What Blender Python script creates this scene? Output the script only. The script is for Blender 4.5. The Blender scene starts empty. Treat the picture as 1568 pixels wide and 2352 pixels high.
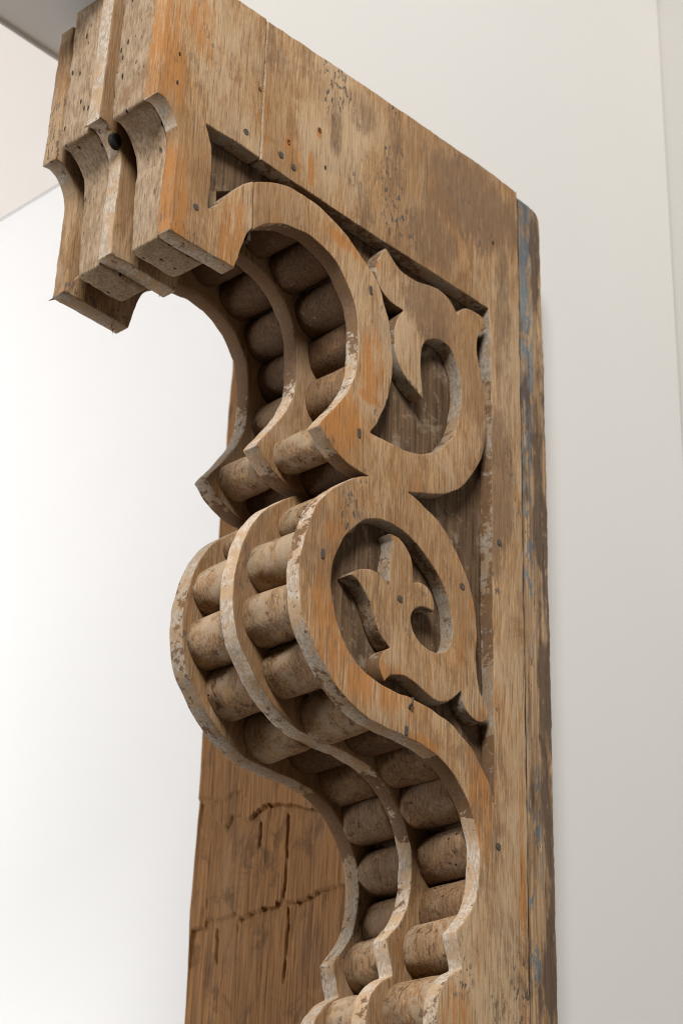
import bpy, bmesh, math, random
from mathutils import Vector, Matrix, noise, geometry

# ------------------------------------------------------------------ camera, world, lights, exposure
scene = bpy.context.scene
COL = scene.collection
PROFILE_HEAD = [(-496.1,2608.9),(-488,2610.1),(-480.4,2606.3),(-472.4,2598),(-466.7,2587.2),(-464.2,2575.5),(-463.8,2559),(-464.7,2539.8),(-465.6,2521.2),(-465.9,2497.4),
    (-466.6,2475.2),(-466.7,2466.8),(-381.2,2468.8),(-378.5,2481),(-375.8,2493.4),(-371.1,2507),(-367.3,2516.2),(-362.9,2522.7),(-360.4,2525.3),]
PROFILE_SCROLL = [(-360.4,2525.3),(-356,2529.4),(-347.2,2537.6),(-332.5,2547.8),(-317.5,2554.7),(-302.3,2558.1),(-286.7,2560.9),(-272.7,2559.4),(-260.4,2556.9),(-246,2551.3),
    (-234.5,2542.5),(-224.6,2531.3),(-216.1,2518.5),(-210.9,2503.4),(-208.5,2485.2),(-207.7,2468.1),(-208,2452.3),(-209.4,2436.2),(-213.9,2422.1),(-221.5,2405.9),
    (-233.5,2387.8),(-245.5,2372.3),(-253.5,2361.5),(-259.1,2352.2),(-255.5,2350.3),(-248.4,2343.6),(-237.6,2336.2),(-225,2330.4),(-210.1,2327),(-187,2326.9),
    (-200.4,2320.8),(-216.1,2309.8),(-230.7,2297.8),(-243.8,2285.4),(-255.7,2269.8),(-262.8,2255.9),(-269.8,2237.5),(-274.8,2218.7),(-277.8,2200.7),(-278.2,2184),
    (-275.9,2165.6),(-271.7,2149.2),(-264.6,2135.5),(-255.4,2124.2),(-247,2113.9),(-236.7,2104.3),(-225.6,2094.9),(-213.4,2087.4),(-197.2,2080.1),(-178.7,2075.3),
    (-148.3,2073.8),(-129.7,2074),(-110.4,2073.2),(-90.5,2070.7),(-75.6,2066.6),(-60.4,2059.1),(-47.8,2049.1),(-37.6,2038.3),(-30.1,2026.9),(-23.8,2013.3),
    (-19.9,2000.7),(-18.6,1987.5),(-19.6,1970.5),(-21.4,1956.8),(-25.2,1942.7),(-32.8,1929.2),(-42.9,1917.1),(-53.7,1905),(-52.1,1898.1),(-47.5,1885.8),(-44,1873.3),
    (-59.6,1864.2),(-69.6,1854),(-76.5,1843.4),(-79.3,1831.8),(-80.2,1814.1),(-78,1792.5),(-71.5,1768.7),(-63.5,1742.3),(-61.4,1688),]
HOLE_HEAD = [(-363.1,2580.8),(-372.3,2574.3),(-382.7,2563.1),(-394.4,2549.2),(-404.3,2534.8),(-411.5,2522.9),(-413.3,2519),(-419.8,2517.8),(-419.6,2532.6),(-418.7,2557.2),
    (-419.9,2577.3),(-422.9,2592),(-426.8,2602.6),(-430.3,2611.2),(-389.8,2613.4),(-356.1,2612.8),]
HOLE_SCROLL = [(-355.1,2613),(-332.6,2612.5),(-315,2611.7),(-281.4,2612.3),(-253,2612.3),(-211.9,2611.9),(-169.5,2612.5),(-133.1,2613.4),(-81.5,2615.1),(-44,2616),(0.6,2616.5),
    (3.4,2581.8),(4.1,2468.1),(3.5,2361.7),(3.7,2263.8),(4.6,2188.8),(4.3,2087.1),(4.6,2046.1),(2.4,2045.5),(-1.3,2060.9),(-7.8,2067.8),(-16.9,2079.2),(-24.5,2087.3),
    (-34.9,2094.7),(-47.8,2101.4),(-54.1,2104.5),(-65.9,2109.4),(-80.9,2111.8),(-101.2,2114.8),(-120.8,2115.3),(-137.9,2114.1),(-154.9,2115.3),(-171.5,2116.7),
    (-185.9,2120.4),(-200.3,2127.6),(-211,2135.8),(-218.6,2146.9),(-225.9,2159.9),(-231.1,2173.6),(-234,2190),(-234.2,2205.8),(-231,2221.3),(-224.4,2236.3),
    (-215.5,2251.6),(-202.9,2266.7),(-191,2277.1),(-176.5,2284.2),(-161.9,2287.8),(-148,2288.8),(-131.5,2287),(-118.6,2282.6),(-105.7,2276.4),(-92.7,2268.4),
    (-82.2,2260.2),(-73,2250.5),(-66,2238.1),(-61,2225.1),(-59.4,2210.8),(-60.4,2197.5),(-64.8,2186.8),(-73.8,2178.7),(-84,2174.4),(-96.7,2173.9),(-106.8,2176.6),
    (-115.7,2181.8),(-120.8,2188.8),(-122.8,2197.1),(-119.8,2205.4),(-113.6,2211.7),(-104.9,2215.8),(-96.1,2217.3),(-87.5,2217),(-87.6,2226.4),(-91,2234.4),
    (-97.5,2240.4),(-107.8,2241.5),(-115.6,2239.7),(-119.3,2236.8),(-120.1,2251.2),(-123.5,2263.9),(-131.2,2273),(-141.4,2277.5),(-155.4,2276.5),(-150.1,2271.2),
    (-149.3,2262.2),(-152.1,2251.8),(-154.4,2238.1),(-154,2220.1),(-160.2,2224),(-170.1,2228.5),(-182.3,2228.3),(-194.3,2223.7),(-203.6,2217.5),(-210.3,2211.4),
    (-198.5,2210.5),(-189.8,2203.1),(-181.2,2193.7),(-174.8,2181.9),(-168.4,2170.1),(-160.8,2162.1),(-151,2156.4),(-160.5,2149),(-165.1,2141.4),(-165.6,2132.5),
    (-162.3,2125.1),(-157.5,2119.6),(-152.6,2125.6),(-145.6,2130.4),(-136,2133.6),(-123.7,2133.7),(-108.7,2130.7),(-96.1,2127.1),(-86.1,2124.9),(-76.1,2125.9),
    (-66,2129.4),(-55.6,2137.6),(-45.7,2147.1),(-43.9,2137.9),(-40.1,2131),(-33.6,2125.9),(-25.7,2123.2),(-16.7,2123.7),(-7.2,2128.5),(-2.4,2135.2),(-3.8,2140.9),
    (-11.1,2148.6),(-17.7,2157.3),(-21.5,2168.8),(-23.6,2182.7),(-23.6,2197.5),(-22.3,2211),(-22.2,2227.8),(-25.2,2245.6),(-31.9,2264),(-42.8,2282.8),(-56,2298.7),
    (-72,2313.5),(-88,2322.6),(-104,2327.6),(-116.8,2331.9),(-129.1,2334.1),(-113.5,2338.7),(-94.1,2345.5),(-74.4,2354.1),(-56.7,2365.1),(-41.6,2379),(-28.6,2394.8),
    (-18.1,2412.6),(-10.1,2431.3),(-6,2450.6),(-4.5,2468.7),(-5.7,2487.7),(-8.2,2506.2),(-12.3,2524.4),(-16.6,2536.3),(-19.4,2547),(-19.9,2559),(-17.2,2572.3),
    (-11.9,2583.1),(-5.3,2593.6),(-6.3,2596.8),(-11.8,2599.8),(-24,2600.9),(-36.1,2598.9),(-46.9,2591.3),(-52.6,2581.4),(-57.3,2586.1),(-64.2,2592.9),(-73.3,2597.3),
    (-86.6,2598.7),(-102,2595.3),(-117.4,2590.7),(-132.7,2589.8),(-148,2590.8),(-156.8,2597.2),(-163.5,2603.5),(-168.9,2606.8),(-176.7,2595.6),(-182.5,2581.5),
    (-184.2,2568.8),(-180.6,2558.9),(-173.3,2550.9),(-162,2544.9),(-152,2543.3),(-139.9,2543.3),(-146.8,2533.2),(-152.6,2518.5),(-153.9,2504.5),(-151.9,2489.9),
    (-145.5,2475.9),(-135.4,2465.4),(-120.3,2457.2),(-106.8,2451.1),(-109.2,2462.4),(-110.7,2477),(-111.8,2492),(-111.1,2505.8),(-108.2,2516.9),(-102.6,2524.6),
    (-94.8,2530.4),(-84.6,2534.8),(-75.6,2535.8),(-66.4,2534.4),(-58.7,2528.2),(-52.2,2518.4),(-48,2504.6),(-46.3,2487.8),(-45.9,2479.1),(-48,2464.4),(-52.1,2447.3),
    (-58.4,2431.2),(-69.7,2414.8),(-83.4,2401.2),(-97.1,2391.9),(-111.9,2384.6),(-126.4,2380.6),(-143.4,2378.6),(-157.9,2377.7),(-171.9,2377.1),(-186,2376.5),
    (-177,2391.1),(-168,2409.8),(-161.3,2427.7),(-157,2448.4),(-155.3,2469.9),(-156.8,2488.4),(-159.6,2506.1),(-162.5,2520.1),(-167.8,2532.2),(-174.3,2548.6),
    (-184.6,2562.7),(-199.4,2572.6),(-213,2581.1),(-226.8,2589.5),(-243.6,2596),(-258.2,2601),(-269.9,2603.3),(-281,2604.1),(-295,2604.6),(-308.6,2603.6),(-324,2599.9),
    (-339.3,2594.2),(-352.2,2587.4),(-363.1,2580.8),]
NAILS_NAIL = [(-377.8,2632.8),(-328.6,2633.8),(-310.3,2628.9),(-435.9,2509.7),(14.4,2333.5),(8.5,2003.2),(-138.8,2212.3),(-45.6,2260.6),]
NAILS_SLOT = [(-191.1,2542.1),(-202.8,2368.2),(-247.9,2218.5),(-127.3,2079.7),]
NAILS_RUST = [(-318.5,2655.7),(-274.9,2696.8),(-361.9,2695.5),]
HOLE_DISCS = [(-470.9,2636.2),(8.4,2708.5),(-264.4,2655.1),(-470.7,2671.2),]
ROLLS = {'a0':(-279.6,2598.4), 'a1':(-231.5,2578.7), 'a2':(-192.2,2542.9), 'a3':(-169.5,2498.7), 'a4':(-171.3,2444.1), 'n1':(-222.4,2361.1), 'n2':(-178.6,2353), 'r1':(-205,2286), 'r2':(-240.3,2227.4), 'r3':(-242.8,2173.6), 'r4':(-213.7,2131.2), 'r5':(-160.7,2102.7), 'r6':(-103.2,2107.7), 'r7':(-53,2089.3), 'r8':(-18.1,2054.6), 'r9':(6.7,2005.7), 'r10':(11.5,1950.1), 'n3':(-7,1907), 'n4':(-32,1843)}
CAM_LOC = (-1.48890,-1.19792,1.35000)
CAM_ROT = [[0.676949, -0.360743, -0.641564], [-0.73552, -0.29911, -0.607901], [0.027398, 0.883402, -0.467815]]
LENS = 72.914
LEDGES = [[(488.0, 2171.5), (446.1, 2165.6), (407.7, 2162.1), (398.0, 2158.2)], [(477.7, 2165.6), (436.1, 2129.9), (424.7, 2136.1), (396.1, 2130.7), (373.4, 2138.7), (355.0, 2138.9), (327.4, 2132.7), (304.6, 2122.5), (249.3, 2107.7)], [(464.8, 2042.5), (436.3, 2040.5), (413.0, 2041.1)], [(479.7, 2021.5), (439.0, 2015.8), (415.9, 2018.3), (395.6, 2022.8), (366.0, 2022.3), (337.0, 2021.7), (316.9, 2016.3), (293.1, 2020.7), (267.4, 2021.4), (244.0, 2018.4)]]
CRACKS = [[(379.6, 2127.1), (378.7, 2095.2)], [(338.4, 2127.5), (335.2, 2069.3), (337.1, 2023.4)], [(320.2, 2123.4), (321.8, 2110.2)], [(309.4, 2064.0), (308.1, 2037.4)], [(440.0, 2014.3), (436.7, 1972.3)], [(370.4, 2019.8), (368.5, 1989.9)], [(333.5, 2019.4), (330.4, 2002.5), (331.3, 1960.9), (332.1, 1935.7)], [(319.9, 2012.0), (319.3, 2000.5)], [(381.7, 2123.2), (375.4, 2027.3)], [(300.7, 2112.3), (290.7, 1901.1)], [(408.9, 2017.0), (400.6, 1902.1)], [(400.2, 2190.5), (398.6, 2133.9)], [(344.6, 1963.2), (341.5, 1946.7)], [(374.9, 2019.0), (369.1, 1913.1)]]
cam_data = bpy.data.cameras.new('camera')
cam_data.sensor_fit = 'VERTICAL'
cam_data.sensor_height = 36.0
cam_data.sensor_width = 24.0
cam_data.lens = LENS
cam_data.clip_start = 0.05
cam_data.clip_end = 200.0
cam_data.dof.use_dof = True
cam_data.dof.focus_distance = 1.95
cam_data.dof.aperture_fstop = 9.0
cam = bpy.data.objects.new('camera', cam_data)
m = Matrix(CAM_ROT).to_4x4()
m.translation = Vector(CAM_LOC)
cam.matrix_world = m
COL.objects.link(cam)
scene.camera = cam

world = bpy.data.worlds.new('World')
scene.world = world
world.use_nodes = True
bgn = world.node_tree.nodes['Background']
bgn.inputs[0].default_value = (1.0, 0.97, 0.94, 1)
bgn.inputs[1].default_value = 0.032


def area_light(name, loc, target, size, power, color):
    d = bpy.data.lights.new(name, 'AREA')
    d.shape = 'RECTANGLE'
    d.size, d.size_y = size
    d.energy = power
    d.color = color
    o = bpy.data.objects.new(name, d)
    o.location = loc
    o.rotation_euler = (Vector(target) - Vector(loc)).to_track_quat('-Z', 'Y').to_euler()
    COL.objects.link(o)
    return o


# soft daylight from high up behind the camera's left, and the daylight of the room beyond the opening
area_light('high_window_light', (-3.0, -2.4, 4.9), (-0.2, 0.05, 2.2), (1.25, 1.25), 310, (1.0, 0.98, 0.95))
area_light('far_room_window', (-1.7, 2.6, 2.2), (0.27, 0.95, 2.95), (1.6, 1.6), 74, (0.985, 0.99, 1.0))

scene.view_settings.view_transform = 'Standard'
scene.view_settings.look = 'None'
scene.view_settings.gamma = 1.0
scene.view_settings.exposure = 0.0
scene.view_settings.use_curve_mapping = False
scene.render.engine = 'CYCLES'
scene.cycles.use_denoising = True
scene.cycles.denoiser = 'OPENIMAGEDENOISE'
scene.cycles.denoising_input_passes = 'RGB_ALBEDO_NORMAL'
scene.cycles.denoising_prefilter = 'ACCURATE'
scene.cycles.use_adaptive_sampling = False
scene.cycles.sample_clamp_indirect = 2.0
scene.cycles.filter_width = 1.15
scene.cycles.max_bounces = 5
scene.cycles.diffuse_bounces = 3

random.seed(7)
ROOT = Vector((0.05, 0.08, 1.70))


# ------------------------------------------------------------------ node helpers
class NT:
    def __init__(self, name):
        self.mat = bpy.data.materials.new(name)
        self.mat.use_nodes = True
        self.nt = self.mat.node_tree
        self.bsdf = self.nt.nodes['Principled BSDF']
        self.co = self.nt.nodes.new('ShaderNodeTexCoord').outputs['Object']
        self.rnd = self.nt.nodes.new('ShaderNodeObjectInfo').outputs['Random']

    def _in(self, sock, v):
        if isinstance(v, bpy.types.NodeSocket):
            self.nt.links.new(v, sock)
        elif isinstance(v, (tuple, list)):
            sock.default_value = tuple(v) + ((1.0,) if len(sock.default_value) == 4 and len(v) == 3 else ())
        else:
            sock.default_value = v

    def vec(self, scale, off=(0, 0, 0), rnd=0.0):
        src = self.co
        if rnd:
            mul = self.nt.nodes.new('ShaderNodeVectorMath'); mul.operation = 'SCALE'
            mul.inputs[0].default_value = (1.0, 0.73, 1.37)
            ml = self.math('MULTIPLY', self.rnd, rnd)
            self.nt.links.new(ml, mul.inputs['Scale'])
            add = self.nt.nodes.new('ShaderNodeVectorMath'); add.operation = 'ADD'
            self.nt.links.new(src, add.inputs[0]); self.nt.links.new(mul.outputs[0], add.inputs[1])
            src = add.outputs[0]
        mp = self.nt.nodes.new('ShaderNodeMapping')
        mp.inputs['Location'].default_value = off
        mp.inputs['Scale'].default_value = scale
        self.nt.links.new(src, mp.inputs['Vector'])
        return mp.outputs[0]

    def noise(self, vec, scale=1.0, detail=3.0, rough=0.5, dist=0.0):
        n = self.nt.nodes.new('ShaderNodeTexNoise')
        self.nt.links.new(vec, n.inputs['Vector'])
        n.inputs['Scale'].default_value = scale
        n.inputs['Detail'].default_value = detail
        n.inputs['Roughness'].default_value = rough
        n.inputs['Distortion'].default_value = dist
        return n.outputs['Fac']

    def voro(self, vec, scale=1.0, rand=1.0):
        n = self.nt.nodes.new('ShaderNodeTexVoronoi')
        self.nt.links.new(vec, n.inputs['Vector'])
        n.inputs['Scale'].default_value = scale
        n.inputs['Randomness'].default_value = rand
        return n.outputs['Distance']

    def ramp(self, fac, lo, hi, a=0.0, b=1.0):
        n = self.nt.nodes.new('ShaderNodeMapRange')
        n.interpolation_type = 'SMOOTHSTEP'
        self.nt.links.new(fac, n.inputs['Value'])
        n.inputs['From Min'].default_value = lo
        n.inputs['From Max'].default_value = hi
        n.inputs['To Min'].default_value = a
        n.inputs['To Max'].default_value = b
        return n.outputs[0]

    def math(self, op, a, b=0.0):
        n = self.nt.nodes.new('ShaderNodeMath'); n.operation = op
        self._in(n.inputs[0], a); self._in(n.inputs[1], b)
        return n.outputs[0]

    def mix(self, fac, a, b):
        n = self.nt.nodes.new('ShaderNodeMix'); n.data_type = 'RGBA'
        self._in(n.inputs['Factor'], fac)
        self._in(n.inputs['A'] if False else n.inputs[6], a)
        self._in(n.inputs[7], b)
        return n.outputs[2]

    def sep(self):
        n = self.nt.nodes.new('ShaderNodeSeparateXYZ')
        self.nt.links.new(self.co, n.inputs[0])
        return n.outputs

    def blobs(self, spots):
        """soft patches at given places on the timber (x, z, rx, rz, in scene metres)"""
        out = None
        for x, z, rx, rz in spots:
            mp = self.nt.nodes.new('ShaderNodeMapping')
            mp.inputs['Scale'].default_value = (1 / rx, 0.0, 1 / rz)
            mp.inputs['Location'].default_value = (-(x - ROOT.x) / rx, 0, -(z - ROOT.z) / rz)
            self.nt.links.new(self.co, mp.inputs['Vector'])
            ln = self.nt.nodes.new('ShaderNodeVectorMath'); ln.operation = 'LENGTH'
            self.nt.links.new(mp.outputs[0], ln.inputs[0])
            b = self.ramp(ln.outputs['Value'], 1.25, 0.45)
            out = b if out is None else self.math('MAXIMUM', out, b)
        return out

    def normal(self):
        g = self.nt.nodes.new('ShaderNodeNewGeometry')
        n = self.nt.nodes.new('ShaderNodeSeparateXYZ')
        self.nt.links.new(g.outputs['Normal'], n.inputs[0])
        return n.outputs

    def done(self, color, rough, height=None, strength=0.5, dist=0.001):
        self._in(self.bsdf.inputs['Base Color'], color)
        self._in(self.bsdf.inputs['Roughness'], rough)
        self.bsdf.inputs['Specular IOR Level'].default_value = 0.25
        if height is not None:
            b = self.nt.nodes.new('ShaderNodeBump')
            b.inputs['Strength'].default_value = strength
            b.inputs['Distance'].default_value = dist
            self.nt.links.new(height, b.inputs['Height'])
            self.nt.links.new(b.outputs[0], self.bsdf.inputs['Normal'])
        return self.mat


# ------------------------------------------------------------------ materials
def mat_face(name, orange=0.5, grime=0.3, off=(0, 0, 0), tone=1.0, warm=(), stain=()):
    """stripped, weathered timber with upright grain; warm and stain list worn places (x, z, rx, rz in m)"""
    n = NT(name)
    fine = n.noise(n.vec((600, 600, 44), off, 3), 1, 4, 0.72)
    mid = n.noise(n.vec((150, 150, 16), off, 3), 1, 5, 0.68, 0.3)
    big = n.noise(n.vec((30, 30, 19), off, 3), 1, 6, 0.68, 0.8)
    lg = n.noise(n.vec((14, 14, 8), (off[0] + 3.1, off[1], off[2] + 8), 3), 1, 6, 0.68, 0.6)
    T = lambda c: (c[0] * tone * 1.02, c[1] * tone * 0.97, c[2] * tone * 0.89)
    c = n.mix(n.ramp(fine, 0.33, 0.67), T((0.245, 0.135, 0.058)), T((0.47, 0.305, 0.166)))
    c = n.mix(n.ramp(mid, 0.50, 0.70, 0, 0.3), c, T((0.60, 0.465, 0.325)))
    c = n.mix(n.ramp(mid, 0.46, 0.30, 0, 0.3), c, T((0.20, 0.104, 0.043)))
    c = n.mix(n.ramp(big, 0.51, 0.66, 0, 0.5), c, T((0.42, 0.315, 0.212)))
    c = n.mix(n.ramp(big, 0.48, 0.36, 0, 0.6), c, T((0.215, 0.112, 0.047)))
    tv = n.noise(n.vec((5, 5, 3.2), (off[0] + 9, off[1], off[2] + 4), 3), 1, 3, 0.6)
    c = n.mix(n.ramp(tv, 0.54, 0.38, 0, 0.55), c, T((0.235, 0.135, 0.066)))
    c = n.mix(n.ramp(tv, 0.50, 0.64, 0, 0.6), c, T((0.50, 0.385, 0.262)))
    olev = n.math('MULTIPLY', lg, 0.85)
    if warm:
        olev = n.math('ADD', olev, n.math('MULTIPLY', n.blobs(warm), 0.24))
    olev = n.math('ADD', olev, n.math('MULTIPLY', n.math('SUBTRACT', 0.5, mid), 0.75))
    olev = n.math('ADD', olev, n.math('MULTIPLY', n.math('SUBTRACT', 0.5, fine), 0.45))
    om = n.ramp(olev, 0.46, 0.74)
    c = n.mix(n.math('MULTIPLY', om, orange), c, T((0.39, 0.165, 0.04)))
    long = n.noise(n.vec((130, 130, 1.6), off, 5), 1, 2, 0.5, 0.2)
    c = n.mix(n.ramp(n.math('ABSOLUTE', n.math('SUBTRACT', long, 0.5)), 0.012, 0.0, 0, 0.4), c, (0.12, 0.066, 0.032))
    # thin dark checks and black flecks of old finish in the grain
    chk = n.noise(n.vec((480, 480, 26), off, 5), 1, 2, 0.5)
    c = n.mix(n.ramp(chk, 0.61, 0.68, 0, 0.55), c, (0.085, 0.052, 0.03))
    flm = n.noise(n.vec((11, 11, 6), (off[0] + 7, off[1], off[2] + 2), 5), 1, 3, 0.6)
    if stain:
        flm = n.math('ADD', flm, n.math('MULTIPLY', n.blobs(stain), 0.13))
    fl = n.noise(n.vec((260, 260, 105), off, 5), 1, 3, 0.6)
    fleck = n.math('MULTIPLY', n.ramp(fl, 0.57, 0.60), n.ramp(flm, 0.53, 0.63))
    c = n.mix(n.math('MULTIPLY', fleck, min(1.0, grime * 2.0)), c, (0.085, 0.07, 0.06))
    gm = n.noise(n.vec((9, 9, 6), (off[0] + 1, off[1], off[2] + 5), 5), 1, 5, 0.68, 0.5)
    if stain:
        gm = n.math('ADD', gm, n.math('MULTIPLY', n.blobs(stain), 0.25))
    gm = n.math('ADD', gm, n.math('MULTIPLY', n.math('SUBTRACT', 0.5, fine), 0.4))
    c = n.mix(n.ramp(gm, 0.55, 0.73, 0, min(0.75, grime * 1.5)), c, n.mix(fine, (0.10, 0.055, 0.028), (0.25, 0.155, 0.088)))
    h = n.math('ADD', n.math('MULTIPLY', fine, 0.7), n.math('MULTIPLY', chk, -0.6))
    return n.done(c, 0.72, h, 0.7, 0.0014)


def mat_edge(name, pale=0.5, off=(0, 0, 0), brown_at=(), dusty=1.0):
    """sawn profile edge: chalky grey old paint flaked to brown, brown where the finish survives"""
    n = NT(name)
    D = lambda c: tuple(v * dusty for v in c)
    gr = n.noise(n.vec((420, 420, 160), off, 3), 1, 4, 0.65)
    md = n.noise(n.vec((45, 45, 45), off, 3), 1, 5, 0.65)
    c = n.mix(n.ramp(gr, 0.3, 0.7), D((0.215, 0.168, 0.122)), D((0.405, 0.345, 0.28)))
    c = n.mix(n.ramp(md, 0.42, 0.60, 0, 0.75), c, D((0.30, 0.19, 0.10)))
    zone = n.noise(n.vec((13, 13, 13), (off[0] + 2, off[1] + 1, off[2]), 3), 1, 2, 0.5)
    flk = n.noise(n.vec((95, 95, 120), off, 3), 1, 6, 0.72)
    lvl = n.math('ADD', n.math('MULTIPLY', zone, 0.8), n.math('MULTIPLY', flk, 1.0))
    if brown_at:
        lvl = n.math('ADD', lvl, n.math('MULTIPLY', n.blobs(brown_at), 0.42))
    brown = n.mix(gr, (0.090, 0.043, 0.017), (0.175, 0.093, 0.041))
    p = n.ramp(lvl, 1.03 + (pale - 0.5) * 0.5, 1.10 + (pale - 0.5) * 0.5, 0, 0.9)
    c = n.mix(p, c, brown)
    spk = n.noise(n.vec((300, 300, 300), off, 3), 1, 2, 0.5)
    c = n.mix(n.ramp(spk, 0.68, 0.74, 0, 0.8), c, (0.05, 0.035, 0.025))
    h = n.math('ADD', n.math('MULTIPLY', gr, 0.5), n.math('MULTIPLY', p, -0.5))
    return n.done(c, 0.88, h, 0.5, 0.001)


def mat_roll(name, T=(1.0, 1.0, 1.0), chalk=0.75):
    """turned roll: brown wood with chalky remains, flecks and worm holes"""
    n = NT(name)
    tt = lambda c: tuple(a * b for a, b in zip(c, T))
    fine = n.noise(n.vec((430, 430, 38), (0, 0, 0), 9), 1, 5, 0.72)
    big = n.noise(n.vec((34, 34, 26), (0, 0, 0), 9), 1, 6, 0.68, 0.6)
    c = n.mix(n.ramp(fine, 0.32, 0.68), tt((0.125, 0.070, 0.034)), tt((0.30, 0.192, 0.105)))
    c = n.mix(n.ramp(big, 0.44, 0.60, 0, chalk), c, tt((0.285, 0.218, 0.15)))
    fl = n.noise(n.vec((75, 75, 60), (4, 0, 0), 9), 1, 6, 0.72, 0.4)
    c = n.mix(n.ramp(fl, 0.43, 0.37, 0, 0.75), c, (0.075, 0.038, 0.017))
    c = n.mix(n.ramp(fl, 0.59, 0.63, 0, 0.5), c, tt((0.42, 0.255, 0.115)))
    pf = n.noise(n.vec((110, 110, 110), (1, 6, 0), 9), 1, 5, 0.7)
    c = n.mix(n.ramp(pf, 0.64, 0.68, 0, 0.5), c, (0.33, 0.29, 0.24))
    v = n.voro(n.vec((95, 95, 95), (0, 3, 0), 9), 1)
    hm = n.noise(n.vec((15, 15, 15), (0, 0, 9), 9), 1, 1, 0.5)
    worm = n.math('MULTIPLY', n.ramp(v, 0.14, 0.09), n.ramp(hm, 0.54, 0.62))
    c = n.mix(worm, c, (0.012, 0.009, 0.007))
    h = n.math('ADD', n.math('MULTIPLY', fine, 0.5), n.math('ADD', n.math('MULTIPLY', fl, 0.5), n.math('MULTIPLY', worm, -1.0)))
    return n.done(c, 0.8, h, 0.9, 0.0018)


def mat_endgrain(name):
    """open, worm eaten end grain"""
    n = NT(name)
    gr = n.noise(n.vec((420, 420, 70), (0, 0, 0), 4), 1, 4, 0.7)
    md = n.noise(n.vec((80, 80, 34), (0, 0, 2), 4), 1, 4, 0.65, 0.4)
    big = n.noise(n.vec((22, 22, 13), (0, 0, 0), 4), 1, 5, 0.65, 0.4)
    c = n.mix(n.ramp(gr, 0.32, 0.68), (0.19, 0.122, 0.068), (0.36, 0.262, 0.172))
    c = n.mix(n.ramp(md, 0.50, 0.68, 0, 0.4), c, (0.41, 0.325, 0.24))
    c = n.mix(n.ramp(md, 0.45, 0.33, 0, 0.35), c, (0.16, 0.098, 0.052))
    c = n.mix(n.ramp(big, 0.47, 0.32, 0, 0.75), c, (0.19, 0.108, 0.052))
    v = n.voro(n.vec((75, 130, 48), (0, 3, 0), 4), 1)
    hm = n.noise(n.vec((20, 20, 12), (0, 5, 0), 4), 1, 2, 0.5)
    worm = n.math('MULTIPLY', n.ramp(v, 0.21, 0.14), n.ramp(hm, 0.42, 0.52))
    v2 = n.voro(n.vec((160, 260, 45), (7, 3, 0), 4), 1)
    worm = n.math('MAXIMUM', worm, n.math('MULTIPLY', n.ramp(v2, 0.13, 0.08), n.ramp(hm, 0.50, 0.40)))
    c = n.mix(worm, c, (0.012, 0.01, 0.008))
    h = n.math('ADD', n.math('MULTIPLY', gr, 0.6), n.math('MULTIPLY', worm, -1.4))
    return n.done(c, 0.88, h, 0.5, 0.0014)


def mat_core(name):
    n = NT(name)
    fine = n.noise(n.vec((260, 260, 10), (0, 0, 0), 4), 1, 4, 0.6)
    big = n.noise(n.vec((30, 30, 22), (0, 0, 0), 4), 1, 5, 0.65, 0.5)
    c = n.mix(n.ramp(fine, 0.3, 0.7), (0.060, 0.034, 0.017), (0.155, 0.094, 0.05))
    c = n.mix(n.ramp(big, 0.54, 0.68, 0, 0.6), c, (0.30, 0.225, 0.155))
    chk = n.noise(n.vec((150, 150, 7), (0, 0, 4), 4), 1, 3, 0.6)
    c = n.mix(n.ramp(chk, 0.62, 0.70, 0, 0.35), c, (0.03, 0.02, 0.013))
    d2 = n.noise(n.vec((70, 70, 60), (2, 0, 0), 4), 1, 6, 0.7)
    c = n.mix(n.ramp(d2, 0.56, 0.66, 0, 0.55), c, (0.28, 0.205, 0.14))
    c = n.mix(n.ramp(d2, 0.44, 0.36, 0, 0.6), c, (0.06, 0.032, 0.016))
    h = n.math('ADD', fine, n.math('MULTIPLY', chk, -1.2))
    return n.done(c, 0.85, h, 0.6, 0.0015)


def mat_board(name):
    """wide rough plank"""
    n = NT(name)
    fine = n.noise(n.vec((420, 420, 9), (0, 0, 0), 0), 1, 4, 0.6)
    mid = n.noise(n.vec((48, 48, 4.5), (0, 0, 0), 0), 1, 3, 0.6, 0.3)
    big = n.noise(n.vec((14, 14, 5), (0, 0, 3), 0), 1, 4, 0.6, 0.5)
    c = n.mix(n.ramp(fine, 0.2, 0.8), (0.160, 0.070, 0.019), (0.315, 0.155, 0.052))
    c = n.mix(n.ramp(mid, 0.52, 0.70, 0, 0.5), c, (0.28, 0.128, 0.038))
    c = n.mix(n.ramp(mid, 0.46, 0.30, 0, 0.5), c, (0.085, 0.042, 0.018))
    c = n.mix(n.ramp(big, 0.50, 0.68, 0, 0.35), c, (0.24, 0.145, 0.075))
    blt = n.noise(n.vec((30, 30, 17), (5, 2, 1), 0), 1, 6, 0.7, 0.8)
    c = n.mix(n.ramp(blt, 0.47, 0.36, 0, 0.6), c, (0.085, 0.038, 0.013))
    c = n.mix(n.ramp(blt, 0.56, 0.66, 0, 0.5), c, (0.33, 0.165, 0.06))
    chk = n.noise(n.vec((150, 150, 1.3), (3, 0, 0), 0), 1, 2, 0.5)
    c = n.mix(n.ramp(chk, 0.64, 0.72, 0, 0.35), c, (0.05, 0.028, 0.014))
    h = n.math('ADD', fine, n.math('MULTIPLY', mid, 0.9))
    return n.done(c, 0.78, h, 0.9, 0.002)


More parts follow.
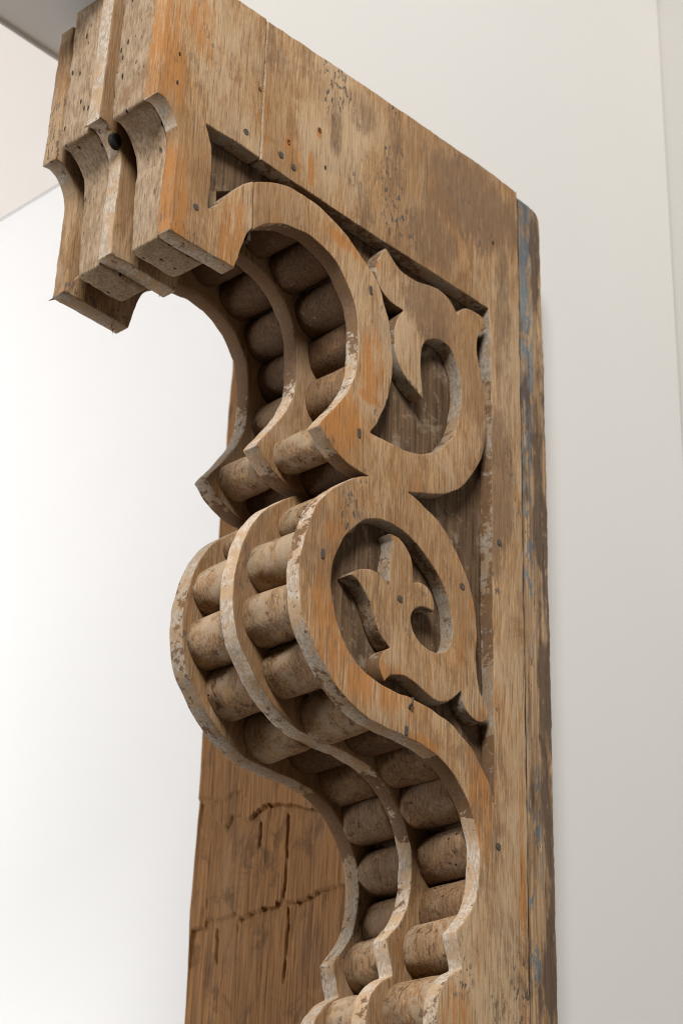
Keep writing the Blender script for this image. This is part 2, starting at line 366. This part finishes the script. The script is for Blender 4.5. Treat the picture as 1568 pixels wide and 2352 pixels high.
def mat_board_edge(name):
    """narrow edge of the plank: tan wood, dark weathering, remains of blue grey paint"""
    n = NT(name)
    s = n.sep()
    fine = n.noise(n.vec((300, 300, 8), (0, 0, 0), 0), 1, 4, 0.6)
    mid = n.noise(n.vec((70, 70, 5), (0, 0, 0), 0), 1, 4, 0.6, 0.3)
    c = n.mix(n.ramp(fine, 0.3, 0.7), (0.20, 0.11, 0.05), (0.44, 0.30, 0.175))
    c = n.mix(n.ramp(mid, 0.50, 0.66, 0, 0.7), c, (0.13, 0.075, 0.04))
    # paint lies in an upright band of the edge, whole near the top, flaked lower down
    band = n.math('MULTIPLY', n.ramp(s[0], 0.010, 0.016), n.ramp(s[0], 0.040, 0.030))
    fl = n.noise(n.vec((70, 70, 17), (0, 0, 2), 0), 1, 5, 0.66, 0.3)
    top = n.ramp(s[2], 0.55, 1.02, 0.0, 0.11)
    flaked = n.ramp(n.math('ADD', fl, top), 0.562, 0.568)
    pm = n.math('MULTIPLY', band, flaked)
    paint = n.mix(n.ramp(mid, 0.4, 0.65), (0.165, 0.176, 0.18), (0.088, 0.098, 0.107))
    c = n.mix(pm, c, paint)
    dk = n.noise(n.vec((30, 30, 9), (6, 0, 0), 0), 1, 4, 0.6)
    far = n.ramp(s[0], 0.026, 0.042, 0.0, 0.16)
    c = n.mix(n.ramp(n.math('ADD', dk, far), 0.56, 0.68, 0, 0.85), c, (0.075, 0.05, 0.034))
    c = n.mix(n.ramp(n.math('ADD', dk, far), 0.42, 0.36, 0, 0.6), c, (0.40, 0.17, 0.055))
    fk = n.noise(n.vec((240, 240, 45), (2, 1, 0), 0), 1, 4, 0.65)
    c = n.mix(n.ramp(fk, 0.61, 0.65, 0, 0.75), c, (0.055, 0.036, 0.024))
    c = n.mix(n.ramp(fk, 0.38, 0.33, 0, 0.5), c, (0.46, 0.32, 0.19))
    h = n.math('ADD', fine, n.math('MULTIPLY', pm, 0.5))
    return n.done(c, 0.72, h, 0.7, 0.0014)


def mat_plaster(name, col, var=0.02):
    n = NT(name)
    a = n.noise(n.vec((2.2, 2.2, 2.2)), 1, 3, 0.5)
    b = n.noise(n.vec((160, 160, 160)), 1, 4, 0.6)
    c = n.mix(n.ramp(a, 0.3, 0.7), tuple(v * (1 - var) for v in col), col)
    return n.done(c, 0.9, b, 0.12, 0.0008)


def mat_iron(name, col, rust):
    n = NT(name)
    a = n.noise(n.vec((400, 400, 400), (0, 0, 0), 5), 1, 3, 0.6)
    c = n.mix(n.ramp(a, 0.4, 0.65), col, rust)
    return n.done(c, 0.6, a, 0.4, 0.0005)


WARM_HEAD = ((-0.487, 2.70, 0.028, 0.14), (-0.462, 2.50, 0.020, 0.09), (-0.385, 2.50, 0.02, 0.06), (-0.44, 2.72, 0.025, 0.05))
WARM_SCROLL = ((-0.232, 2.16, 0.035, 0.12), (-0.16, 2.115, 0.07, 0.03), (-0.235, 2.37, 0.05, 0.06), (-0.02, 2.03, 0.02, 0.12),
               (-0.055, 1.80, 0.03, 0.07), (-0.185, 2.46, 0.02, 0.05), (-0.21, 2.58, 0.05, 0.012), (0.046, 1.95, 0.006, 0.2), (-0.27, 2.30, 0.03, 0.05),
               (-0.3185, 2.653, 0.006, 0.010), (-0.2749, 2.694, 0.006, 0.009), (-0.285, 2.64, 0.006, 0.03), (-0.19, 2.415, 0.02, 0.008), (-0.10, 2.075, 0.025, 0.010))
STAIN_SCROLL = ((-0.16, 2.73, 0.02, 0.08), (-0.215, 2.76, 0.03, 0.04), (-0.105, 2.70, 0.010, 0.09), (-0.25, 2.72, 0.012, 0.05), (-0.03, 2.74, 0.11, 0.06), (-0.10, 2.66, 0.05, 0.05), (0.025, 2.55, 0.02, 0.25), (-0.10, 2.56, 0.05, 0.05), (0.015, 2.40, 0.03, 0.15))
BROWN_ARCH = ((-0.25, 2.52, 0.10, 0.10), (-0.19, 2.34, 0.05, 0.03), (-0.04, 2.06, 0.05, 0.05))
M_FACE = mat_face('stripped_wood_head', 0.78, 0.3, (0, 0, 0), 0.93, warm=WARM_HEAD)
M_FACE2 = mat_face('stripped_wood_scroll', 0.82, 0.55, (0.4, 0.2, 0.7), 0.93, warm=WARM_SCROLL, stain=STAIN_SCROLL)
M_FACE3 = mat_face('stripped_wood_plate', 0.6, 0.45, (1.4, 0.9, 0.1), 0.72)
M_EDGE = mat_edge('chalky_edge_front', 0.5, brown_at=BROWN_ARCH, dusty=1.3)
M_EDGE2 = mat_edge('chalky_edge_middle', 0.5, (0.3, 0.8, 0.1), BROWN_ARCH, 1.4)
M_EDGE3 = mat_edge('chalky_edge_rear', 0.44, (0.9, 0.2, 0.6), BROWN_ARCH, 1.05)
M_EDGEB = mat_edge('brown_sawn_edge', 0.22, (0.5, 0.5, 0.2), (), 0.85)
M_PALE = mat_edge('pale_worn_edge', 0.95, (0.2, 0.1, 0.4), (), 1.25)
M_ROLL = mat_roll('weathered_roll_wood', (1.2, 1.16, 1.1), 0.9)
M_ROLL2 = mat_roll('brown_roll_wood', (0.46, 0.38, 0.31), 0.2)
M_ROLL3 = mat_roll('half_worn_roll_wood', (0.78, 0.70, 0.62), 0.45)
M_END = mat_endgrain('porous_end_grain')
M_CORE = mat_core('dark_panel_wood')
M_BOARD = mat_board('rough_plank')
M_BEDGE = mat_board_edge('painted_plank_edge')
M_WALL = mat_plaster('wall_paint_warm', (0.66, 0.643, 0.618))
M_WALL2 = mat_plaster('wall_paint_white', (0.83, 0.83, 0.825))
M_CEIL = mat_plaster('ceiling_paint', (0.90, 0.845, 0.80))
M_NAIL = mat_iron('iron_nail', (0.055, 0.05, 0.046), (0.10, 0.075, 0.055))
M_RUST = mat_iron('rusted_nail', (0.04, 0.02, 0.01), (0.30, 0.11, 0.025))
M_DARK = mat_iron('black_bolt_and_hole', (0.012, 0.011, 0.010), (0.022, 0.018, 0.015))


# ------------------------------------------------------------------ mesh helpers
def link_mesh(name, bm, mats, parent=None, smooth=True, sharp=35.0):
    me = bpy.data.meshes.new(name)
    bmesh.ops.recalc_face_normals(bm, faces=bm.faces)
    bm.to_mesh(me)
    bm.free()
    for mt in mats:
        me.materials.append(mt)
    if smooth:
        me.polygons.foreach_set('use_smooth', [True] * len(me.polygons))
        me.set_sharp_from_angle(angle=math.radians(sharp))
    o = bpy.data.objects.new(name, me)
    COL.objects.link(o)
    if parent is not None:
        o.parent = parent
    return o


def fbm(x, y, z=0.0):
    return noise.fractal(Vector((x, y, z)), 1.0, 2.0, 3)


def refine(pts, step=5.0, corner=38.0, rnd=1.3, straight=26.0):
    """closed outline in mm -> rounded Catmull-Rom outline with worn corners"""
    n = len(pts)
    P = [Vector(p) for p in pts]
    isc = []
    for i in range(n):
        a, b = P[i] - P[i - 1], P[(i + 1) % n] - P[i]
        isc.append(a.length < 1e-6 or b.length < 1e-6 or math.degrees(a.angle(b)) > corner)
    out = []
    for i in range(n):
        j = (i + 1) % n
        p1, p2 = P[i], P[j]
        d = (p2 - p1).length
        p0 = P[i - 1] if not isc[i] else p1 * 2 - p2
        p3 = P[(j + 1) % n] if not isc[j] else p2 * 2 - p1
        k = max(1, int(round(d / step)))
        lin = d > straight
        for s in range(k):
            t = s / k
            if lin:
                q = p1.lerp(p2, t)
            else:
                q = 0.5 * ((2 * p1) + (p2 - p0) * t + (2 * p0 - 5 * p1 + 4 * p2 - p3) * t * t + (3 * p1 - p0 - 3 * p2 + p3) * t ** 3)
            if s == 0 and isc[i]:
                a = (P[i - 1] - p1); b = (p2 - p1)
                r = min(rnd, a.length * 0.35, b.length * 0.35)
                out.append(p1 + a.normalized() * r)
                out.append(p1 + (a.normalized() + b.normalized()) * r * 0.3)
                out.append(p1 + b.normalized() * r)
            else:
                out.append(q)
    res = []
    for q in out:
        if not res or (q - res[-1]).length > 0.35:
            res.append(q)
    return res


def plate(name, outline, y0, y1, mats, parent, bevel=0.0014, wob=0.8, seed=0.0, end_mat=None, taper=0.0, bow=0.0, inner=None):
    """flat board cut to an outline (mm in x,z), y0..y1 in metres, edges rounded by wear"""
    w = []
    for q in outline:
        x, z = q.x / 1000, q.y / 1000
        dx = fbm(x * 55 + seed, z * 55, 1.3) * wob * 0.001
        dz = fbm(x * 55 + seed, z * 55, 7.7) * wob * 0.001
        w.append(Vector((x + dx, z + dz)))
    n = len(w)
    area = sum(w[i - 1].x * w[i].y - w[i].x * w[i - 1].y for i in range(n))
    if area < 0:
        w.reverse()
    nrm = []
    for i in range(n):
        a = (w[i] - w[i - 1]).normalized(); b = (w[(i + 1) % n] - w[i]).normalized()
        na, nb = Vector((a.y, -a.x)), Vector((b.y, -b.x))
        m = na + nb
        m = m / max(0.55, m.length) if m.length > 1e-6 else na
        nrm.append(m.normalized() * min(1.5, 1 / max(0.6, m.normalized().dot(na))))
    inn = [inner is not None and inner(q.x * 1000, q.y * 1000) for q in w]
    bm = bmesh.new()
    steps = [(1.0, 0.0), (0.55, 0.10), (0.2, 0.38), (0.0, 1.0)]
    loops = []
    for side in (0, 1):
        for ins, dep in (steps if side == 0 else list(reversed(steps))):
            lp = []
            for i in range(n):
                wr = 1.0 + 0.9 * fbm(w[i].x * 45 + seed, w[i].y * 45, 3.1 + side * 4) + 2.6 * max(0.0, fbm(w[i].x * 90, w[i].y * 90 + seed, 6.0) - 0.45)
                bv = bevel * min(1.9, max(0.35, wr))
                p = w[i] - nrm[i] * bv * ins
                y = y0 + bv * dep if side == 0 else y1 - bv * dep - taper * max(0.0, min(1.0, (2.64 - w[i].y) / 0.16))
                y += bow * max(0.0, min(1.0, (w[i].x + 0.42) / 0.14))
                lp.append(bm.verts.new(Vector((p.x, y, p.y)) - ROOT))
            loops.append(lp)
    for k in range(len(loops) - 1):
        for i in range(n):
            j = (i + 1) % n
            f = bm.faces.new((loops[k][i], loops[k + 1][i], loops[k + 1][j], loops[k][j]))
            f.material_index = 1 if k in (2, 3, 4) else 0
            if end_mat is not None and k in (2, 3, 4) and nrm[i].x < -0.93 and nrm[j].x < -0.9 and w[i].x < -0.44:
                f.material_index = end_mat
            if inn[i] and inn[j] and k in (2, 3, 4):
                f.material_index = 2
    for lp, flip in ((loops[0], False), (loops[-1], True)):
        co = [Vector((v.co.x, v.co.z)) for v in lp]
        vs, es, fs, ov, oe, of = geometry.delaunay_2d_cdt(co, [(i, (i + 1) % n) for i in range(n)], [], 1, 1e-7)
        vm = {}
        for i, o in enumerate(ov):
            vm[i] = lp[o[0]] if o else bm.verts.new((vs[i].x, lp[0].co.y, vs[i].y))
        for f in fs:
            try:
                bm.faces.new([vm[i] for i in (f if not flip else reversed(f))])
            except ValueError:
                pass
    return link_mesh(name, bm, mats, parent, sharp=50)


def roll(name, cx, cz, y0, y1, rad, parent, seed, mat, turn=0.0):
    bm = bmesh.new()
    S, K = 36, 10
    rings = []
    for k in range(K + 1):
        t = (0.0, 0.02, 0.05, 0.10, 0.3, 0.5, 0.7, 0.90, 0.95, 0.98, 1.0)[k]
        y = y0 + (y1 - y0) * t
        e = min(t, 1 - t)
        rr = rad * (1.0 - 0.06 * max(0.0, 1 - e / 0.09) ** 2)
        ring = []
        for s in range(S):
            a = 2 * math.pi * s / S
            q = rr * (1 + 0.075 * fbm(math.cos(a) * 1.1 + seed, math.sin(a) * 1.1, t * 0.8 + seed * 3) + 0.03 * math.sin(seed * 7.0) * (t - 0.5) + 0.012 * fbm(math.cos(a) * 6 + seed, math.sin(a) * 6, t * 5))
            q *= (abs(math.cos(a)) ** 2.35 + abs(math.sin(a)) ** 2.35) ** (-1 / 2.35)
            p = Vector((cx + q * math.cos(a + turn), y, cz + q * math.sin(a + turn)))
            ring.append(bm.verts.new(p - ROOT))
        rings.append(ring)
    for k in range(K):
        for s in range(S):
            t = (s + 1) % S
            bm.faces.new((rings[k][s], rings[k][t], rings[k + 1][t], rings[k + 1][s]))
    bm.faces.new(rings[0]); bm.faces.new(list(reversed(rings[-1])))
    return link_mesh(name, bm, [mat], parent, sharp=50)


def ngon(pts):
    return [Vector(p) for p in pts]


# ------------------------------------------------------------------ setting: wall with an opening, room beyond
def box(name, x0, x1, y0, y1, z0, z1, mat):
    bm = bmesh.new()
    v = [bm.verts.new((x, y, z)) for x in (x0, x1) for y in (y0, y1) for z in (z0, z1)]
    for f in ((0, 1, 3, 2), (4, 6, 7, 5), (0, 4, 5, 1), (2, 3, 7, 6), (0, 2, 6, 4), (1, 5, 7, 3)):
        bm.faces.new([v[i] for i in f])
    o = link_mesh(name, bm, [mat], None, smooth=False)
    o['kind'] = 'structure'
    return o


WY0, WY1, SOF = 0.062, 0.2305, 2.8085
# wall with the opening: pier right of the bracket plus the header over it, one mesh
bm = bmesh.new()
prof = [(-4.0, SOF), (0.112, SOF), (0.112, 0.0), (0.4655, 0.0), (0.4655, 3.60), (-4.0, 3.60)]
va = [bm.verts.new((x, WY0, z)) for x, z in prof]
vb = [bm.verts.new((x, WY1, z)) for x, z in prof]
bm.faces.new(va); bm.faces.new(list(reversed(vb)))
for i in range(6):
    j = (i + 1) % 6
    bm.faces.new((va[i], vb[i], vb[j], va[j]))
edge = [e for e in bm.edges if abs(e.verts[0].co.y - e.verts[1].co.y) < 1e-6 and all(abs(v.co.z - SOF) < 1e-4 for v in e.verts)]
bmesh.ops.bevel(bm, geom=edge, offset=0.003, segments=2, affect='EDGES')
wo = link_mesh('wall', bm, [M_WALL], None, sharp=50); wo['kind'] = 'structure'
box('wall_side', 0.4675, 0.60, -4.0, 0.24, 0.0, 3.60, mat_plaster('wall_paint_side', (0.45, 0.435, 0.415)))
box('ceiling_shade_strip', -4.0, 0.60, -0.16, 0.24, 3.605, 3.7, M_CEIL)  # ceiling cut to a narrow unseen strip, added to darken the wall top
box('wall_far_room', 0.2665, 0.40, 0.2405, 5.0, 0.0, 3.50, M_WALL2)
box('ceiling_far_room', -4.0, 0.265, 0.2405, 5.0, 3.5, 3.6, M_CEIL)
box('floor', -4.0, 0.66, -4.0, 5.0, -0.1, -0.002, mat_plaster('floor_finish', (0.20, 0.165, 0.13)))

# ------------------------------------------------------------------ the bracket
br = bpy.data.objects.new('carved_bracket', None)
br.location = ROOT
COL.objects.link(br)
br['label'] = 'large weathered wooden corbel bracket with scrolled fretwork and rows of turned rolls'
br['category'] = 'bracket'

Y_F0, Y_F1 = 0.0, 0.0176
Y_M0, Y_M1 = 0.0765, 0.0952
Y_B0, Y_B1 = 0.1492, 0.1685
RIGHT = 54.9

HOLE_PTS = HOLE_HEAD + HOLE_SCROLL
PROF_PTS = PROFILE_HEAD + PROFILE_SCROLL


def near(pts, x, z):
    best = 1e9
    for (ax, az), (bx, bz) in zip(pts, pts[1:]):
        dx, dz = bx - ax, bz - az
        ll = dx * dx + dz * dz
        t = max(0.0, min(1.0, ((x - ax) * dx + (z - az) * dz) / ll)) if ll > 0 else 0.0
        best = min(best, (x - ax - t * dx) ** 2 + (z - az - t * dz) ** 2)
    return best


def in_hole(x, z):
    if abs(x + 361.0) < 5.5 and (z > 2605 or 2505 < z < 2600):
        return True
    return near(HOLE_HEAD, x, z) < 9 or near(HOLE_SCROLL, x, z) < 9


# front fret board in two planks meeting at an upright joint
SEAM = [(-357.2, 2789), (-362.0, 2625), (-363.0, 2581), (-363.5, 2510)]
head_out = [(-357.8, 2789.5), (-430, 2787), (-492, 2785)] + PROFILE_HEAD[:-1]
q = PROFILE_SCROLL[0]
head_out += [(q[0] - 0.8, q[1])] + [(HOLE_HEAD[0][0] - 0.8, HOLE_HEAD[0][1])] + HOLE_HEAD[1:-1] + [(HOLE_HEAD[-1][0] - 0.8, HOLE_HEAD[-1][1])]
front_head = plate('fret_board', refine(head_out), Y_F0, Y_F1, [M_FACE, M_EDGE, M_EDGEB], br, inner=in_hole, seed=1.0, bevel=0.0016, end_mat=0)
front_head['label'] = 'nose plank of the front fretwork with a coved end'

scroll_out = [(-356.6, 2789.5), (-256, 2795), (-154, 2799.5), (-60, 2803), (-16, 2805), (38, 2805), (50, 2803.5), (54, 2796), (RIGHT, 2700), (RIGHT, 2400), (RIGHT, 2100), (RIGHT, 1842), (RIGHT, 1705)]
scroll_out += list(reversed(PROFILE_SCROLL[1:])) + [(q[0] + 0.5, q[1])]
scroll_out += [(HOLE_SCROLL[-1][0] + 0.5, HOLE_SCROLL[-1][1])] + list(reversed(HOLE_SCROLL[1:-1])) + [(HOLE_SCROLL[0][0] + 0.5, HOLE_SCROLL[0][1])]
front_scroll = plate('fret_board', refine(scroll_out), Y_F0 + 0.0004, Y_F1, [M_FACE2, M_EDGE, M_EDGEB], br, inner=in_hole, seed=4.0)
front_scroll['label'] = 'pierced scroll plank of the front fretwork with leaf shapes'

# middle and rear plates repeat the profile
def shifted(dx, dz, top):
    o = [(x + dx, z + dz) for x, z in PROFILE_HEAD[:-1] + PROFILE_SCROLL]
    x0 = o[0][0]
    o[-1] = (o[-1][0], 1705)
    return [(RIGHT - 1, 1705), (RIGHT - 1, 2400), (RIGHT - 1, top), (-150, top), (x0 + 4, top - 2)] + o


mid = plate('scroll_plate', refine(shifted(-4, 6, 2800)), Y_M0, Y_M1, [M_FACE3, M_EDGE2, M_PALE], br, seed=9.0, bevel=0.0018, bow=0.0055, end_mat=2)
mid['label'] = 'middle scroll plate between the two rows of rolls'
back = plate('scroll_plate', refine(shifted(3, -2, 2781)), Y_B0, Y_B1, [M_FACE3, M_EDGE3], br, seed=15.0, bevel=0.0018, bow=0.0085, end_mat=0)
back['label'] = 'rear scroll plate behind the rolls'

# recessed panels filling the space between the plates behind the rolls
order = ['a0', 'a1', 'a2', 'a3', 'a4', 'n1', 'n2', 'r1', 'r2', 'r3', 'r4', 'r5', 'r6', 'r7', 'r8', 'r9', 'r10', 'n3', 'n4']
core = [(-440, 2775), (-440, 2560), (-400, 2556), (-330, 2600)] + [(ROLLS[k][0] + 2, ROLLS[k][1]) for k in order] + [(-35, 1705), (RIGHT - 3, 1705), (RIGHT - 3, 2400), (RIGHT - 3, 2775)]
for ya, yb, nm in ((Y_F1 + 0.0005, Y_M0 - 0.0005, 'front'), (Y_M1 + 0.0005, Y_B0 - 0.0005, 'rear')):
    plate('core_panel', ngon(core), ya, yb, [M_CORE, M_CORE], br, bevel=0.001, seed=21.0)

# solid blocks behind the coved nose
bl = PROFILE_HEAD[:12]
for ya, yb, dx, dz, top in ((Y_F1 + 0.0006, 0.0660, 2.0, 0.5, 2786), (Y_M1 + 0.0006, 0.1400, 0.5, 4.0, 2790)):
    o = [(x + dx, z + dz) for x, z in bl]
    o = [(o[0][0] + 60, top), (o[0][0] + 2, top)] + o + [(-412 + dx, o[-1][1]), (-400 + dx, o[-1][1] + 12), (-396 + dx, 2552), (-396 + dx, top)]
    b = plate('nose_block', refine(o, rnd=3.0), ya, yb, [M_END, M_END], br, bevel=0.0020, wob=1.2, seed=31 + ya * 50, taper=0.011)

# turned rolls in both rows
for gi, (ya, yb, dx, dz) in enumerate(((Y_F1 + 0.0004, Y_M0 + 0.0075, 0, 0), (Y_M1 + 0.0055, Y_B0 + 0.0105, 0, -1))):
    for k, nme in enumerate(order):
        x, z = ROLLS[nme]
        pa, pb = ROLLS[order[max(0, k - 1)]], ROLLS[order[min(len(order) - 1, k + 1)]]
        turn = math.atan2(pb[1] - pa[1], pb[0] - pa[0]) + random.uniform(-0.2, 0.2)
        rad = 0.0250 if nme[0] == 'a' else 0.0257
        rad = {'n4': 0.0295, 'n1': 0.0188, 'n2': 0.022, 'r1': 0.0225, 'n3': 0.0265}.get(nme, rad)
        rad *= random.uniform(0.95, 1.04)
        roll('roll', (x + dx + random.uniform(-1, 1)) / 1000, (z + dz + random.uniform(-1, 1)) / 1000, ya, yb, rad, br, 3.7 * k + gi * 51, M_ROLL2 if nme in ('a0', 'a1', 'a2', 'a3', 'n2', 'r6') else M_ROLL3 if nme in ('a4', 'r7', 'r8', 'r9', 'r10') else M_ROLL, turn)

# wide plank behind the bracket: lofted, with torn layers and splits in its broad face
def interp(line, y):
    for (a, za), (b, zb) in zip(line, line[1:]):
        lo, hi = min(a, b), max(a, b)
        if lo <= y <= hi and hi > lo:
            return za + (zb - za) * (y - a) / (b - a)
    return None


rb = random.Random(11)
STRIPS, yy = [], 130.0
while yy < 500:
    STRIPS.append((yy, rb.uniform(-7, 7), rb.uniform(-5, 9), rb.uniform(0, 0.0009), rb.uniform(0, 0.0022)))
    yy += rb.choice((20, 30, 42, 58))


def face_depth(y, z):
    """depth (m) of the broad face under its outermost skin, y z in mm: the skin is torn off in blocks"""
    yw = y + 1.6 * fbm(z * 0.02, y * 0.01, 2.0)
    st = STRIPS[0]
    for q in STRIPS:
        if yw >= q[0]:
            st = q
    edge = min(abs(yw - q[0]) for q in STRIPS)
    d = st[3]
    torn = 0.0
    for li, line in enumerate(LEDGES):
        zl = interp(line, y)
        if zl is None:
            continue
        zl += (st[1] if li < 2 else st[2]) + 0.8 * fbm(y * 0.1, li * 5.0)
        if z < zl:
            k = math.exp(-(zl - z) / 65.0) * (1 if li in (1, 3) else 0.5)
            torn = max(torn, 0.0042 * k + st[4] * 0.9 * k)
    d += torn
    for ci, c in enumerate(CRACKS):
        for (ya, za), (yb, zb) in zip(c, c[1:]):
            if zb <= z <= za:
                yc = ya + (yb - ya) * (z - za) / (zb - za) + 1.0 * fbm(z * 0.05, ci * 2.0)
                wd = 1.9
                end = min(1.0, (za - z + 4) / 10.0, (z - zb + 8) / 20.0) * (1.0 if ci in (0, 1, 4, 6) else 0.15)
                if abs(y - yc) < wd:
                    d += 0.0055 * (1 - abs(y - yc) / wd) * max(0.0, end)
    d += 0.0004 * (0.5 + fbm(y * 0.09, z * 0.006)) + 0.0003 * fbm(y * 0.4, z * 0.012, 3)
    return d


BX0, BX1 = 0.0572, 0.1060
NZ, NY = 420, 300
bm = bmesh.new()
rows = []
Z0, Z1 = 1.70, 2.803
for i in range(NZ + 1):
    z = Z0 + (Z1 - Z0) * i / NZ
    tdist = Z1 - z
    xb = BX1 - 0.004 * max(0.0, min(1.0, (z - 2.55) / 0.25)) + 0.0018 * fbm(z * 14, 2.0) + 0.0010 * fbm(z * 70, 5.0)
    if tdist < 0.014:
        xb -= 0.012 * (1 - math.sqrt(max(0.0, 1 - (1 - tdist / 0.014) ** 2)))
    yl = 0.470 + 0.014 * max(0.0, min(1.0, (2.75 - z) / 0.6)) + 0.003 * fbm(z * 9, 4.0)
    loop = []
    for j in range(NY + 1):
        y = 0.006 + (yl - 0.006) * j / NY
        dep = face_depth(y * 1000, z * 1000) if y > 0.16 and z < 2.25 else 0.0003 * fbm(y * 90, z * 6)
        e = min(y - 0.006, yl - y)
        if e < 0.004:
            dep += 0.002 * (1 - e / 0.004) ** 2
        loop.append(Vector((BX0 + dep, y, z)))
    for j in range(1, 6):
        loop.append(Vector((BX0 + (xb - BX0) * j / 6, yl + 0.001 * fbm(z * 20, j), z)))
    for j in range(0, 12):
        loop.append(Vector((xb, yl + (0.007 - yl) * j / 11, z)))
    for j in range(1, 14):
        t = j / 14
        x = xb + (BX0 - xb) * t
        wear = 0.0016 * max(0.0, fbm(x * 60, z * 16, 5.0)) + 0.004 * max(0.0, 1 - t * 5) * (0.6 + fbm(z * 13, 8.0))
        loop.append(Vector((x, 0.006 + wear, z)))
    rows.append([bm.verts.new(p - ROOT) for p in loop])
nl = len(rows[0])
for i in range(NZ):
    for j in range(nl):
        k = (j + 1) % nl
        f = bm.faces.new((rows[i][j], rows[i][k], rows[i + 1][k], rows[i + 1][j]))
        if j >= NY + 16:
            f.material_index = 1
bm.faces.new(list(reversed(rows[0]))); bm.faces.new(rows[-1])
bb = link_mesh('back_board', bm, [M_BOARD, M_BEDGE], br, sharp=60)
bb['label'] = 'wide rough brown plank at the back with blue grey paint on its edge'


# dark strips standing in for the shade in the joint between fretwork and plank, and in the joint of the two fret boards
M_JOINT_SHADE = mat_iron('joint_shade', (0.022, 0.015, 0.010), (0.05, 0.032, 0.019))


def shade_strip(x0, x1, xa, xb, z0, z1, y0, parent):
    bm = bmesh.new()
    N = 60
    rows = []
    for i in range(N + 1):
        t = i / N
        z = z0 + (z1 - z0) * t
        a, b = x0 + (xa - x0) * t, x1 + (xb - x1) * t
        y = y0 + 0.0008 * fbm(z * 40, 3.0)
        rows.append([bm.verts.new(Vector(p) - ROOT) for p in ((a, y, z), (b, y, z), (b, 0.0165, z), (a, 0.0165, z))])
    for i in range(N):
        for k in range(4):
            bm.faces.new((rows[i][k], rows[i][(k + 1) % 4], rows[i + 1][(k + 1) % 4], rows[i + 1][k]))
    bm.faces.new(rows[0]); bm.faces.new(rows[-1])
    return link_mesh('joint_shade', bm, [M_JOINT_SHADE], parent)


shade_strip(0.0543, 0.0580, 0.0543, 0.0580, 1.702, 2.796, 0.0026, br)
shade_strip(-0.3645, -0.3605, -0.3592, -0.3552, 2.628, 2.788, 0.0022, br)
shade_strip(-0.3650, -0.3615, -0.3645, -0.3610, 2.512, 2.579, 0.0022, br)

# ------------------------------------------------------------------ nails, dark discs for holes, bolt, splinters
def nail(x, z, rx, rz, parent, mat, proud=0.0006, y=0.0, seg=14, name='nail_or_hole_disc', square=False, tilt=0.0):
    bm = bmesh.new()
    front, rim = [], []
    for s in range(seg):
        a = 2 * math.pi * s / seg
        ca, sa = math.cos(a), math.sin(a)
        if square:
            k = 1 / max(abs(ca), abs(sa)) ** 0.8
            ca, sa = ca * k, sa * k
        j = 1 + 0.09 * fbm(ca * 2 + x * 50, sa * 2, z * 30)
        px, pz = ca * rx * j, sa * rz * j
        px, pz = px * math.cos(tilt) - pz * math.sin(tilt), px * math.sin(tilt) + pz * math.cos(tilt)
        front.append(bm.verts.new(Vector((x + px * 0.8, y - proud, z + pz * 0.8)) - ROOT))
        rim.append(bm.verts.new(Vector((x + px, y + 0.004, z + pz)) - ROOT))
    bm.faces.new(front); bm.faces.new(list(reversed(rim)))
    for s in range(seg):
        t = (s + 1) % seg
        bm.faces.new((front[s], rim[s], rim[t], front[t]))
    return link_mesh(name, bm, [mat], parent, sharp=40)


def host(x):
    return front_head if x < -362 else front_scroll


for x, z in NAILS_NAIL:
    nail(x / 1000, z / 1000, 0.0042, 0.0042, host(x), M_NAIL, tilt=random.uniform(0, 3))
for x, z in NAILS_SLOT:
    nail(x / 1000, z / 1000, 0.0026, 0.0060, host(x), M_NAIL, square=True, tilt=random.uniform(-.2, .2))
for x, z in NAILS_RUST:
    nail(x / 1000, z / 1000, 0.0030, 0.0038, host(x), M_RUST, proud=0.0003)
for x, z in HOLE_DISCS:  # holes, drawn as flat dark discs in place of the shade inside
    nail(x / 1000, z / 1000, 0.0015, 0.0034, host(x), M_DARK, proud=0.0002)  # a flat dark disc for a hole, no nail here
bolt = nail(-0.4765, 2.603, 0.0078, 0.0092, mid, M_DARK, proud=0.0008, y=Y_M0, seg=20, name='bolt')
bolt['label'] = 'black iron bolt head on the middle plate'

# little bent nail over the gap under the leaf
bm = bmesh.new()
path = [Vector((-0.1235, 0.010, 2.103)), Vector((-0.1235, 0.001, 2.1035)), Vector((-0.1235, -0.004, 2.1075)), Vector((-0.1232, -0.0045, 2.113))]
rings = []
for i, p in enumerate(path):
    rings.append([bm.verts.new(p + Vector((0.0016 * math.cos(a), 0.0007 * math.sin(a), 0.0013 * math.sin(a))) - ROOT) for a in [k * math.pi / 3 for k in range(6)]])
for i in range(3):
    for s in range(6):
        bm.faces.new((rings[i][s], rings[i][(s + 1) % 6], rings[i + 1][(s + 1) % 6], rings[i + 1][s]))
bm.faces.new(rings[0]); bm.faces.new(rings[-1])
link_mesh('bent_nail', bm, [M_NAIL], front_scroll)
# splinter hanging under the rear nose
bm = bmesh.new()
for a, b, w in (((-0.394, 0.160, 2.467), (-0.3925, 0.158, 2.454), 0.0012), ((-0.393, 0.159, 2.460), (-0.389, 0.157, 2.4665), 0.0009)):
    A, B = Vector(a) - ROOT, Vector(b) - ROOT
    v = [bm.verts.new(A + Vector((-w, 0, 0))), bm.verts.new(A + Vector((w, 0, 0))), bm.verts.new(A + Vector((0, w, 0))), bm.verts.new(B)]
    for f in ((0, 1, 2), (0, 1, 3), (1, 2, 3), (2, 0, 3)):
        bm.faces.new([v[i] for i in f])
link_mesh('splinter', bm, [M_FACE], back, smooth=False)
